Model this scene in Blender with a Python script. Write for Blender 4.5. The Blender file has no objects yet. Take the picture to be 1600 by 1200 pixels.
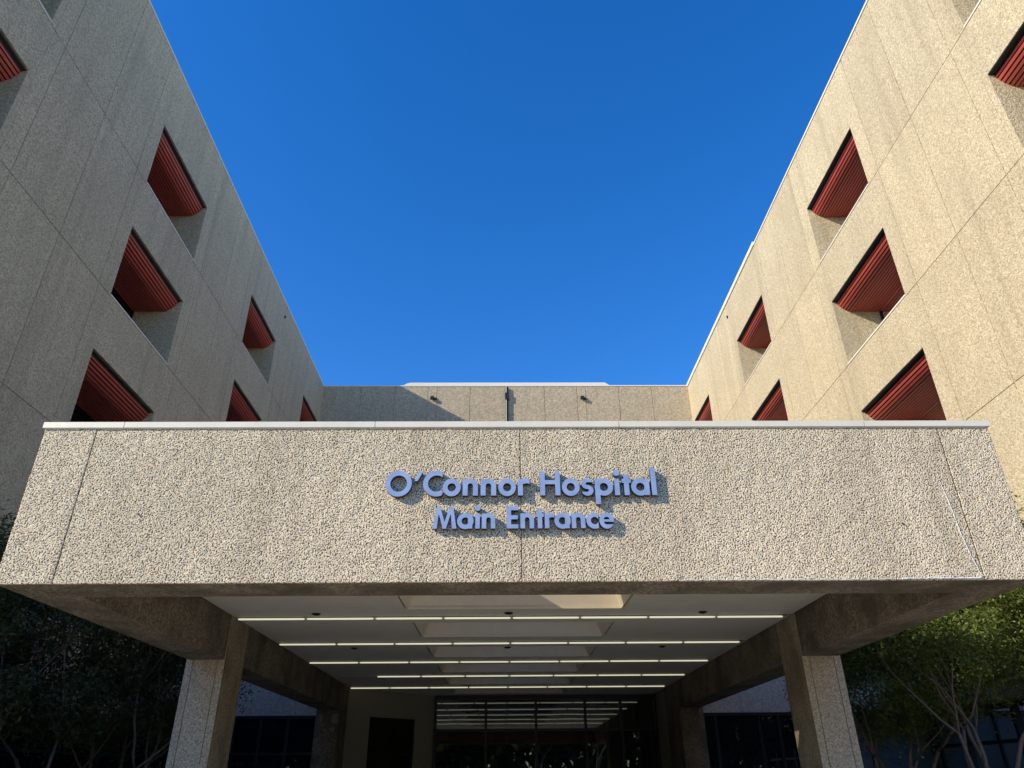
import bpy, math, random
import numpy as np
from mathutils import Vector

sc = bpy.context.scene
R = math.radians
CZ = 1.6                      # camera height; heights written "rel" are above it

# ------------------------------------------------------------------ camera
cd = bpy.data.cameras.new('camera')
cam = bpy.data.objects.new('camera', cd)
sc.collection.objects.link(cam)
sc.camera = cam
cd.sensor_fit = 'HORIZONTAL'
cd.sensor_width = 36.0
cd.lens = 1128.7 / 1600 * 36.0
cd.clip_start = 0.05
cd.clip_end = 2000
YAW, PITCH, ROLL = R(0.851), R(28.822), R(-0.476)
_f = Vector((math.sin(YAW) * math.cos(PITCH), math.cos(YAW) * math.cos(PITCH), math.sin(PITCH)))
_r = Vector((math.cos(YAW), -math.sin(YAW), 0))
_u = _r.cross(_f)
_rr = _r * math.cos(ROLL) + _u * math.sin(ROLL)
_uu = -_r * math.sin(ROLL) + _u * math.cos(ROLL)
from mathutils import Matrix
cam.matrix_world = Matrix(((_rr.x, _uu.x, -_f.x, 0), (_rr.y, _uu.y, -_f.y, 0), (_rr.z, _uu.z, -_f.z, CZ), (0, 0, 0, 1)))

# ------------------------------------------------------------------ light
SUN = Vector((-1.0, -0.48, 0.583)).normalized()
SUN_EL = math.asin(SUN.z)
SUN_AZ = math.atan2(SUN.x, SUN.y)
w = bpy.data.worlds.new('World')
sc.world = w
w.use_nodes = True
nt = w.node_tree
bg = nt.nodes['Background']
sky = nt.nodes.new('ShaderNodeTexSky')
sky.sky_type = 'NISHITA'
sky.sun_disc = False
sky.sun_elevation = SUN_EL
sky.sun_rotation = SUN_AZ
sky.air_density = 1.0
sky.dust_density = 0.15
sky.ozone_density = 3.0
sky.altitude = 300
hs = nt.nodes.new('ShaderNodeHueSaturation')
hs.inputs['Saturation'].default_value = 1.345
hs.inputs['Hue'].default_value = 0.511
hs.inputs['Value'].default_value = 1.15
nt.links.new(sky.outputs[0], hs.inputs['Color'])
nt.links.new(hs.outputs[0], bg.inputs[0])
bg.inputs[1].default_value = 0.15
sl = bpy.data.lights.new('sun', 'SUN')
sl.energy = 3.5
sl.angle = R(0.5)
sl.color = (1.0, 0.90, 0.72)
so = bpy.data.objects.new('sun', sl)
sc.collection.objects.link(so)
so.rotation_euler = SUN.to_track_quat('Z', 'Y').to_euler()
so.location = (-40, -20, 40)
sc.view_settings.view_transform = 'Standard'
sc.view_settings.look = 'None'
sc.view_settings.exposure = 0.60
sc.view_settings.gamma = 1
try:
    sc.cycles.use_denoising = True
    sc.cycles.denoiser = 'OPENIMAGEDENOISE'
    sc.cycles.max_bounces = 8
except Exception:
    pass

# ------------------------------------------------------------------ helpers
class MB:
    def __init__(s): s.v = []; s.f = []; s.m = []
    def vert(s, p): s.v.append(tuple(p)); return len(s.v) - 1
    def face(s, ids, mi=0): s.f.append(tuple(ids)); s.m.append(mi)
    def quad(s, a, b, c, d, mi=0): s.face([s.vert(a), s.vert(b), s.vert(c), s.vert(d)], mi)
    def box(s, x0, x1, y0, y1, z0, z1, mi=0, skip=''):
        P = [s.vert((x, y, z)) for z in (z0, z1) for y in (y0, y1) for x in (x0, x1)]
        F = {'b': (0, 2, 3, 1), 't': (4, 5, 7, 6), 'f': (0, 1, 5, 4), 'k': (2, 6, 7, 3), 'l': (0, 4, 6, 2), 'r': (1, 3, 7, 5)}
        for k, f in F.items():
            if k not in skip: s.face([P[i] for i in f], mi)
    def prism(s, poly, z0, z1):
        a = [s.vert((x, y, z0)) for x, y in poly]; b = [s.vert((x, y, z1)) for x, y in poly]
        n = len(poly)
        s.face(a[::-1]); s.face(b)
        for i in range(n): s.face((a[i], a[(i + 1) % n], b[(i + 1) % n], b[i]))
    def tube(s, pts, rad, seg=8, cap=True):
        pts = [Vector(p) for p in pts]
        if not hasattr(rad, '__len__'): rad = [rad] * len(pts)
        rings = []
        ref = None
        for i, p in enumerate(pts):
            d = (pts[min(i + 1, len(pts) - 1)] - pts[max(i - 1, 0)])
            if d.length < 1e-9: d = Vector((0, 0, 1))
            d.normalize()
            if ref is None:
                ref = d.orthogonal().normalized()
            ref = (ref - d * ref.dot(d))
            ref = ref.normalized() if ref.length > 1e-6 else d.orthogonal().normalized()
            o = d.cross(ref)
            rings.append([s.vert(p + (ref * math.cos(t) + o * math.sin(t)) * rad[i]) for t in [2 * math.pi * k / seg for k in range(seg)]])
        for a, b in zip(rings, rings[1:]):
            for k in range(seg): s.face((a[k], a[(k + 1) % seg], b[(k + 1) % seg], b[k]))
        if cap:
            s.face(rings[0][::-1]); s.face(rings[-1])
    def build(s, name, mats, parent=None, smooth=False, bevel=0):
        me = bpy.data.meshes.new(name)
        me.from_pydata(s.v, [], s.f)
        if not isinstance(mats, (list, tuple)): mats = [mats]
        for m in mats: me.materials.append(m)
        if any(s.m): me.polygons.foreach_set('material_index', s.m)
        if smooth: me.polygons.foreach_set('use_smooth', [True] * len(s.f))
        me.update()
        o = bpy.data.objects.new(name, me)
        sc.collection.objects.link(o)
        if parent: o.parent = parent
        if bevel:
            b = o.modifiers.new('bevel', 'BEVEL'); b.width = bevel; b.segments = 2; b.limit_method = 'ANGLE'
        return o

def tag(o, label=None, cat=None, group=None, kind=None):
    if label: o['label'] = label
    if cat: o['category'] = cat
    if group: o['group'] = group
    if kind: o['kind'] = kind
    return o
def thing(name, label, cat, group=None, loc=(0, 0, 0)):
    o = bpy.data.objects.new(name, None)
    o.empty_display_size = 0.3
    sc.collection.objects.link(o)
    o.location = loc
    return tag(o, label, cat, group)
def structure(o): o['kind'] = 'structure'; return o
def copy_tree(o, parent=None):
    c = o.copy(); sc.collection.objects.link(c)
    if parent is not None: c.parent = parent
    for ch in [x for x in sc.objects if x.parent == o]: copy_tree(ch, c)
    return c

def cellwall(mb, us, vs, depth, fr, mi=None):
    """Relief wall: cells of a (u,v) grid each at its own depth; depth None = open hole as deep as `hole`.
    fr(u, v, d) -> xyz with d measured into the wall. depth(i,j) -> number or ('hole', D)."""
    nu, nv = len(us) - 1, len(vs) - 1
    D = [[depth(i, j) for j in range(nv)] for i in range(nu)]
    def dv(c): return c[1] if isinstance(c, tuple) else c
    cache = {}
    def V(u, v, d):
        k = (round(u, 5), round(v, 5), round(d, 5))
        if k not in cache: cache[k] = mb.vert(fr(u, v, d))
        return cache[k]
    for i in range(nu):
        for j in range(nv):
            c = D[i][j]
            m = mi(i, j) if mi else 0
            if not isinstance(c, tuple):
                mb.face((V(us[i], vs[j], c), V(us[i + 1], vs[j], c), V(us[i + 1], vs[j + 1], c), V(us[i], vs[j + 1], c)), m)
            if i + 1 < nu:
                a, b = dv(c), dv(D[i + 1][j])
                if abs(a - b) > 1e-6:
                    u = us[i + 1]
                    mb.face((V(u, vs[j], a), V(u, vs[j], b), V(u, vs[j + 1], b), V(u, vs[j + 1], a)), 0)
            if j + 1 < nv:
                a, b = dv(c), dv(D[i][j + 1])
                if abs(a - b) > 1e-6:
                    v = vs[j + 1]
                    mb.face((V(us[i], v, a), V(us[i + 1], v, a), V(us[i + 1], v, b), V(us[i], v, b)), 0)

# ------------------------------------------------------------------ materials
def newmat(name):
    m = bpy.data.materials.new(name); m.use_nodes = True
    return m, m.node_tree, m.node_tree.nodes, m.node_tree.links, m.node_tree.nodes['Principled BSDF']
def N(nodes, t, **kw):
    n = nodes.new(t)
    for k, v in kw.items():
        if k in n.inputs: n.inputs[k].default_value = v
        else: setattr(n, k, v)
    return n
def ramp(nodes, stops):
    r = nodes.new('ShaderNodeValToRGB')
    e = r.color_ramp.elements
    while len(e) < len(stops): e.new(0.5)
    for i, (p, c) in enumerate(stops):
        e[i].position = p; e[i].color = (*c, 1)
    return r
def mixc(nodes, links, fac, a, b, mode='MIX'):
    n = nodes.new('ShaderNodeMix'); n.data_type = 'RGBA'; n.blend_type = mode
    for idx, val in ((0, fac), (6, a), (7, b)):
        if hasattr(val, 'links'): links.new(val, n.inputs[idx])
        elif idx == 0: n.inputs[0].default_value = val
        else: n.inputs[idx].default_value = (*val, 1)
    return n.outputs[2]

def concrete(name, base, grain=24.0, contrast=0.35, bump=0.25, streak=0.18, blotch=0.15, stainc=(0.20, 0.15, 0.10), fine=90.0, dist=0.02, bscale=0.55, stone=False, panel=False, bdark=0.72):
    m, t, nd, lk, bs = newmat(name)
    geo = nd.new('ShaderNodeNewGeometry')
    pos = geo.outputs['Position']
    vo = N(nd, 'ShaderNodeTexVoronoi', Scale=grain); lk.new(pos, vo.inputs['Vector'])
    n1 = N(nd, 'ShaderNodeTexNoise', Scale=grain * 1.3, Detail=3.0, Roughness=0.7); lk.new(pos, n1.inputs['Vector'])
    n2 = N(nd, 'ShaderNodeTexNoise', Scale=bscale, Detail=4.0, Roughness=0.6); lk.new(pos, n2.inputs['Vector'])
    mp = N(nd, 'ShaderNodeMapping'); mp.inputs['Scale'].default_value = (1.6, 1.6, 0.09)
    lk.new(pos, mp.inputs['Vector'])
    n3 = N(nd, 'ShaderNodeTexNoise', Scale=1.0, Detail=6.0, Roughness=0.65); lk.new(mp.outputs[0], n3.inputs['Vector'])
    dk = tuple(c * (1 - contrast) for c in base); lt = tuple(min(1, c * (1 + contrast * 0.8)) for c in base)
    rg = ramp(nd, [(0.30, dk), (0.5, base), (0.70, lt)]); lk.new(n1.outputs['Fac'], rg.inputs[0])
    # individual stones differ in tone
    hsv = N(nd, 'ShaderNodeMix'); hsv.data_type = 'RGBA'; hsv.blend_type = 'OVERLAY'
    sep = nd.new('ShaderNodeSeparateColor'); lk.new(vo.outputs['Color'], sep.inputs[0])
    comb = nd.new('ShaderNodeCombineColor')
    for k in range(3): lk.new(sep.outputs[0], comb.inputs[k])
    hsv.inputs[0].default_value = contrast * 0.8
    lk.new(rg.outputs[0], hsv.inputs[6]); lk.new(comb.outputs[0], hsv.inputs[7])
    col = hsv.outputs[2]
    r2 = ramp(nd, [(0.42, (0, 0, 0)), (0.64, (1, 1, 1))]); lk.new(n2.outputs['Fac'], r2.inputs[0])
    ma = N(nd, 'ShaderNodeMath', operation='MULTIPLY'); lk.new(r2.outputs[0], ma.inputs[0]); ma.inputs[1].default_value = blotch
    col = mixc(nd, lk, ma.outputs[0], col, tuple(c * bdark for c in base))
    r3 = ramp(nd, [(0.50, (0, 0, 0)), (0.72, (1, 1, 1))]); lk.new(n3.outputs['Fac'], r3.inputs[0])
    mb_ = N(nd, 'ShaderNodeMath', operation='MULTIPLY'); lk.new(r3.outputs[0], mb_.inputs[0]); mb_.inputs[1].default_value = streak
    col = mixc(nd, lk, mb_.outputs[0], col, stainc)
    if panel:
        pa = N(nd, 'ShaderNodeAttribute', attribute_name='panel'); pa.attribute_type = 'GEOMETRY'
        rp = ramp(nd, [(0.0, (0.95, 0.94, 0.925)), (0.5, (0.985, 0.985, 0.985)), (1.0, (1.04, 1.03, 1.01))]); lk.new(pa.outputs['Fac'], rp.inputs[0])
        col = mixc(nd, lk, 1.0, col, rp.outputs[0], 'MULTIPLY')
    if stone:
        at = N(nd, 'ShaderNodeAttribute', attribute_name='stone'); at.attribute_type = 'GEOMETRY'
        rs_ = ramp(nd, [(0.0, (0.20, 0.17, 0.12)), (0.28, (0.56, 0.51, 0.43)), (0.5, (1, 1, 1)), (1.0, (1, 1, 1))]); lk.new(at.outputs['Fac'], rs_.inputs[0])
        sa = N(nd, 'ShaderNodeAttribute', attribute_name='tone'); sa.attribute_type = 'GEOMETRY'
        rt = ramp(nd, [(0.0, (0.84, 0.80, 0.73)), (0.5, (0.98, 0.96, 0.92)), (1.0, (1.18, 1.14, 1.05))]); lk.new(sa.outputs['Fac'], rt.inputs[0])
        col = mixc(nd, lk, 1.0, col, rt.outputs[0], 'MULTIPLY')
        col = mixc(nd, lk, 1.0, col, rs_.outputs[0], 'MULTIPLY')
    lk.new(col, bs.inputs['Base Color'])
    bs.inputs['Roughness'].default_value = 0.9
    bs.inputs['Specular IOR Level'].default_value = 0.2
    nf = N(nd, 'ShaderNodeTexNoise', Scale=fine, Detail=2.0); lk.new(pos, nf.inputs['Vector'])
    ad = N(nd, 'ShaderNodeMath', operation='ADD'); lk.new(vo.outputs['Distance'], ad.inputs[0]); lk.new(nf.outputs['Fac'], ad.inputs[1])
    bp = N(nd, 'ShaderNodeBump', Strength=bump, Distance=dist); lk.new(ad.outputs[0], bp.inputs['Height'])
    bp.invert = True
    lk.new(bp.outputs[0], bs.inputs['Normal'])
    return m

def plain(name, col, rough=0.5, metal=0.0, spec=0.5, var=0.08, vscale=6.0, bump=0.0):
    m, t, nd, lk, bs = newmat(name)
    geo = nd.new('ShaderNodeNewGeometry')
    n = N(nd, 'ShaderNodeTexNoise', Scale=vscale, Detail=5.0, Roughness=0.65); lk.new(geo.outputs['Position'], n.inputs['Vector'])
    r = ramp(nd, [(0.3, tuple(c * (1 - var) for c in col)), (0.7, tuple(min(1, c * (1 + var)) for c in col))])
    lk.new(n.outputs['Fac'], r.inputs[0]); lk.new(r.outputs[0], bs.inputs['Base Color'])
    bs.inputs['Roughness'].default_value = rough
    bs.inputs['Metallic'].default_value = metal
    bs.inputs['Specular IOR Level'].default_value = spec
    if bump:
        b = N(nd, 'ShaderNodeBump', Strength=bump, Distance=0.01); lk.new(n.outputs['Fac'], b.inputs['Height']); lk.new(b.outputs[0], bs.inputs['Normal'])
    return m

M = {}
M['wing'] = concrete('exposed aggregate precast', (0.60, 0.50, 0.325), panel=True, grain=24, contrast=0.34, bump=0.6, streak=0.40, blotch=0.25, stainc=(0.30, 0.235, 0.16))
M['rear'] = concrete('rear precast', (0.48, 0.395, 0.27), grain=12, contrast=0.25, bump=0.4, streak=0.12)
M['fascia'] = concrete('pebble dash fascia', (0.84, 0.72, 0.53), stone=True, grain=60, contrast=0.22, bump=0.2, streak=0.30, blotch=0.30, dist=0.006, fine=160, stainc=(0.30, 0.24, 0.17))
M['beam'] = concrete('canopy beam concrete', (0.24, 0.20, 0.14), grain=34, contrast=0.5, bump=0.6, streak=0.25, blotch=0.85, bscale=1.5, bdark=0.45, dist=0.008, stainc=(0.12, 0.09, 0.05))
M['column'] = concrete('column aggregate', (0.58, 0.475, 0.33), grain=48, contrast=0.42, bump=0.5, streak=0.10, dist=0.008)
M['pier'] = concrete('column concrete darkened for shade', (0.36, 0.295, 0.20), grain=44, contrast=0.45, bump=0.5, streak=0.2, blotch=0.8, bscale=1.3, bdark=0.5, dist=0.008)  # column concrete again, darkened so the colour carries the shade on its sides
M['low'] = concrete('entrance block concrete', (0.58, 0.49, 0.40), grain=24, contrast=0.3, bump=0.4)
M['coping'] = plain('cream painted coping', (0.90, 0.79, 0.58), 0.35, metal=0.12, var=0.06, vscale=3)
M['coping_edge'] = plain('white roof edge metal', (0.82, 0.74, 0.60), 0.4, var=0.04)
M['red'] = plain('red ribbed metal', (0.57, 0.10, 0.07), 0.45, var=0.10, vscale=2)
M['black'] = plain('matt black', (0.012, 0.012, 0.013), 0.6)
M['dark_metal'] = plain('dark bronze frame', (0.03, 0.032, 0.036), 0.4, metal=0.5)
M['sealant'] = plain('white sealant', (0.75, 0.74, 0.70), 0.7, var=0.1, vscale=30)
M['slat'] = plain('painted ceiling slats', (0.80, 0.76, 0.63), 0.5, var=0.04, vscale=2)
M['slat_gap'] = plain('shadow gap backing', (0.22, 0.21, 0.18), 0.8)
M['shaft'] = plain('painted coffer lining', (0.88, 0.80, 0.64), 0.7, var=0.05, vscale=5)
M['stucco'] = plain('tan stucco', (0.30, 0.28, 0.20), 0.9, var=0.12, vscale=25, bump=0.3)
M['roofing'] = plain('grey roofing', (0.30, 0.29, 0.27), 0.95, var=0.15, vscale=2)
M['white'] = plain('white painted metal', (0.78, 0.73, 0.62), 0.4, var=0.03)
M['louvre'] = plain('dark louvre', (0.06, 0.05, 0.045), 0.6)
M['asphalt'] = plain('asphalt', (0.055, 0.055, 0.055), 0.95, var=0.35, vscale=60, bump=0.3)
M['paving'] = plain('concrete paving', (0.42, 0.38, 0.32), 0.9, var=0.15, vscale=8, bump=0.1)
M['kerb'] = plain('kerb concrete', (0.40, 0.38, 0.34), 0.9, var=0.12, vscale=20)
M['soil'] = plain('mulch', (0.06, 0.04, 0.025), 1.0, var=0.4, vscale=30, bump=0.6)
M['lawn'] = plain('pale dry ground', (0.40, 0.345, 0.26), 1.0, var=0.4, vscale=20, bump=0.4)
M['bark'] = plain('smooth pale bark', (0.21, 0.155, 0.11), 0.8, var=0.35, vscale=14, bump=0.3)
M['pale_box'] = plain('pale plastic', (0.28, 0.28, 0.27), 0.5)

def glassy(name, tint, refl, rough=0.015):
    m, t, nd, lk, bs = newmat(name)
    geo = nd.new('ShaderNodeNewGeometry')
    n = N(nd, 'ShaderNodeTexNoise', Scale=0.7, Detail=1.0); lk.new(geo.outputs['Position'], n.inputs['Vector'])
    b = N(nd, 'ShaderNodeBump', Strength=0.04, Distance=0.03); lk.new(n.outputs['Fac'], b.inputs['Height'])
    bs.inputs['Base Color'].default_value = (*tint, 1); bs.inputs['Roughness'].default_value = 0.3
    bs.inputs['Specular IOR Level'].default_value = 0.0
    g = N(nd, 'ShaderNodeBsdfGlossy', Roughness=rough); g.inputs['Color'].default_value = (0.9, 0.95, 1.0, 1)
    lk.new(b.outputs[0], g.inputs['Normal'])
    fr = N(nd, 'ShaderNodeFresnel', IOR=1.5)
    ma = N(nd, 'ShaderNodeMath', operation='ADD'); lk.new(fr.outputs[0], ma.inputs[0]); ma.inputs[1].default_value = refl
    ma.use_clamp = True
    mx = nd.new('ShaderNodeMixShader'); lk.new(ma.outputs[0], mx.inputs[0]); lk.new(bs.outputs[0], mx.inputs[1]); lk.new(g.outputs[0], mx.inputs[2])
    lk.new(mx.outputs[0], nd['Material Output'].inputs['Surface'])
    return m
M['glass'] = glassy('tinted glass', (0.006, 0.009, 0.014), 0.06)
M['glass_high'] = glassy('unlit window glass', (0.006, 0.006, 0.007), 0.0)
M['glass_entry'] = glassy('entrance glass', (0.006, 0.007, 0.007), 0.13)
M['glass_blue'] = glassy('glass with blue blind', (0.12, 0.145, 0.15), 0.04)
m, t, nd, lk, bs = newmat('blue anodised letters')
geo = nd.new('ShaderNodeNewGeometry')
n = N(nd, 'ShaderNodeTexNoise', Scale=9.0, Detail=4.0); lk.new(geo.outputs['Position'], n.inputs['Vector'])
r = ramp(nd, [(0.3, (0.27, 0.35, 0.52)), (0.7, (0.37, 0.45, 0.64))]); lk.new(n.outputs['Fac'], r.inputs[0])
lk.new(r.outputs[0], bs.inputs['Base Color']); bs.inputs['Roughness'].default_value = 0.42; bs.inputs['Metallic'].default_value = 0.12
M['letter'] = m
M['letter_side'] = plain('dark letter returns', (0.03, 0.04, 0.07), 0.5)
def emis(name, col, s):
    m, t, nd, lk, bs = newmat(name)
    bs.inputs['Base Color'].default_value = (0.8, 0.8, 0.7, 1)
    bs.inputs['Emission Color'].default_value = (*col, 1); bs.inputs['Emission Strength'].default_value = s
    return m
M['tube'] = emis('lit fluorescent tube', (1.0, 0.95, 0.68), 0.42)

m, t, nd, lk, bs = newmat('skylight dome')       # frosted acrylic lets light through
tr = nd.new('ShaderNodeBsdfTransparent'); tr.inputs[0].default_value = (0.75, 0.72, 0.66, 1)
mx = nd.new('ShaderNodeMixShader'); mx.inputs[0].default_value = 0.6
bs.inputs['Base Color'].default_value = (0.6, 0.58, 0.52, 1); bs.inputs['Roughness'].default_value = 0.4
lk.new(bs.outputs[0], mx.inputs[1]); lk.new(tr.outputs[0], mx.inputs[2]); lk.new(mx.outputs[0], nd['Material Output'].inputs['Surface'])
M['acrylic'] = m

def leafmat(name, c1, c2, c3):
    m, t, nd, lk, bs = newmat(name)
    geo = nd.new('ShaderNodeNewGeometry')
    n = N(nd, 'ShaderNodeTexNoise', Scale=5.0, Detail=6.0, Roughness=0.8); lk.new(geo.outputs['Position'], n.inputs['Vector'])
    r = ramp(nd, [(0.30, c1), (0.55, c2), (0.74, c2), (0.80, c3)]); lk.new(n.outputs['Fac'], r.inputs[0])
    lk.new(r.outputs[0], bs.inputs['Base Color']); bs.inputs['Roughness'].default_value = 0.45
    bs.inputs['Specular IOR Level'].default_value = 0.35
    tl = nd.new('ShaderNodeBsdfTranslucent')
    g = mixc(nd, lk, 1.0, r.outputs[0], (0.9, 1.0, 0.35), 'MULTIPLY'); lk.new(g, tl.inputs[0])
    mx = nd.new('ShaderNodeMixShader'); mx.inputs[0].default_value = 0.35
    lk.new(bs.outputs[0], mx.inputs[1]); lk.new(tl.outputs[0], mx.inputs[2]); lk.new(mx.outputs[0], nd['Material Output'].inputs['Surface'])
    return m
M['leaf'] = leafmat('leaves', (0.075, 0.105, 0.025), (0.20, 0.24, 0.06), (0.42, 0.22, 0.06))
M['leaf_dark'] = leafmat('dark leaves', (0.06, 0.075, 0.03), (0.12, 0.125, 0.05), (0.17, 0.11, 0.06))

# ------------------------------------------------------------------ ground
g = MB(); g.quad((-400, -400, 0), (400, -400, 0), (400, 400, 0), (-400, 400, 0))
structure(g.build('ground', M['lawn']))
g = MB(); g.quad((-90, -14, 0.004), (90, -14, 0.004), (90, -1, 0.004), (-90, -1, 0.004))
structure(g.build('road', M['asphalt']))
g = MB(); g.quad((-6.9, -1, 0.006), (7.3, -1, 0.006), (7.3, 26.4, 0.006), (-6.9, 26.4, 0.006))
structure(g.build('driveway', M['paving']))
for sx in (-1, 1):
    x0, x1 = (-10.9, -6.9) if sx < 0 else (7.3, 11.4)
    g = MB(); g.box(x0, x1, 4.5, 23.1, -0.1, 0.13)
    structure(g.build('planting_bed', M['soil']))
    g = MB(); xk = x1 if sx < 0 else x0 - 0.15
    g.box(xk, xk + 0.15, 4.5, 23.1, -0.1, 0.15)
    structure(g.build('kerb', M['kerb']))
g = MB(); g.box(-60, -6.95, -0.9, 4.4, -0.1, 0.12); g.box(7.35, 60, -0.9, 4.4, -0.1, 0.12)
structure(g.build('sidewalk', M['paving']))

# ------------------------------------------------------------------ wings
XL, XR, YF = -11.05, 11.52, 39.35
YN = 7.3
Z0, ZR = 3.25, 21.5 + CZ
SILL = [16.36 + CZ - 4.28 * k for k in range(4)]
LINT = [s + 2.55 for s in SILL]
COLS = [(7.48, 11.36), (16.75, 20.63), (26.11, 29.97), (35.54, 38.9)]
REC = 1.62
def soffit_profile():
    p = []
    A, H = 0.40, 0.37
    x0 = 0.15
    n = 40
    curve = []
    for k in range(n + 1):
        th = math.pi / 2 * k / n
        e = 2 / 1.45
        x = x0 + A * (1 - math.cos(th) ** e); z = -0.07 - H * math.sin(th) ** e
        curve.append((x, z))
    curve.append((REC, -0.44))
    # resample by arc length and insert seams
    out = []; seam = 0.104; gw = 0.040; dist_ = 0
    pts = [Vector(c) for c in curve]
    L = [0]
    for a, b in zip(pts, pts[1:]): L.append(L[-1] + (b - a).length)
    def at(s):
        for k in range(len(L) - 1):
            if s <= L[k + 1]:
                tt = (s - L[k]) / max(1e-9, L[k + 1] - L[k]); q = pts[k].lerp(pts[k + 1], tt)
                d = (pts[k + 1] - pts[k]).normalized(); return q, Vector((-d.y, d.x))
        d = (pts[-1] - pts[-2]).normalized(); return pts[-1], Vector((-d.y, d.x))
    s = 0
    while s < L[-1] - 0.02:
        for (ds, dep) in ((0, 0), (seam * 0.45, 0), (seam - gw, 0), (seam - gw + 0.002, 0.03), (seam - 0.002, 0.03)):
            if s + ds > L[-1]: break
            q, nn = at(s + ds)
            out.append((q.x + nn.x * dep, q.y + nn.y * dep))
        s += seam
    q, nn = at(L[-1]); out.append((q.x, q.y))
    return out
PROF = soffit_profile()

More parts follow.
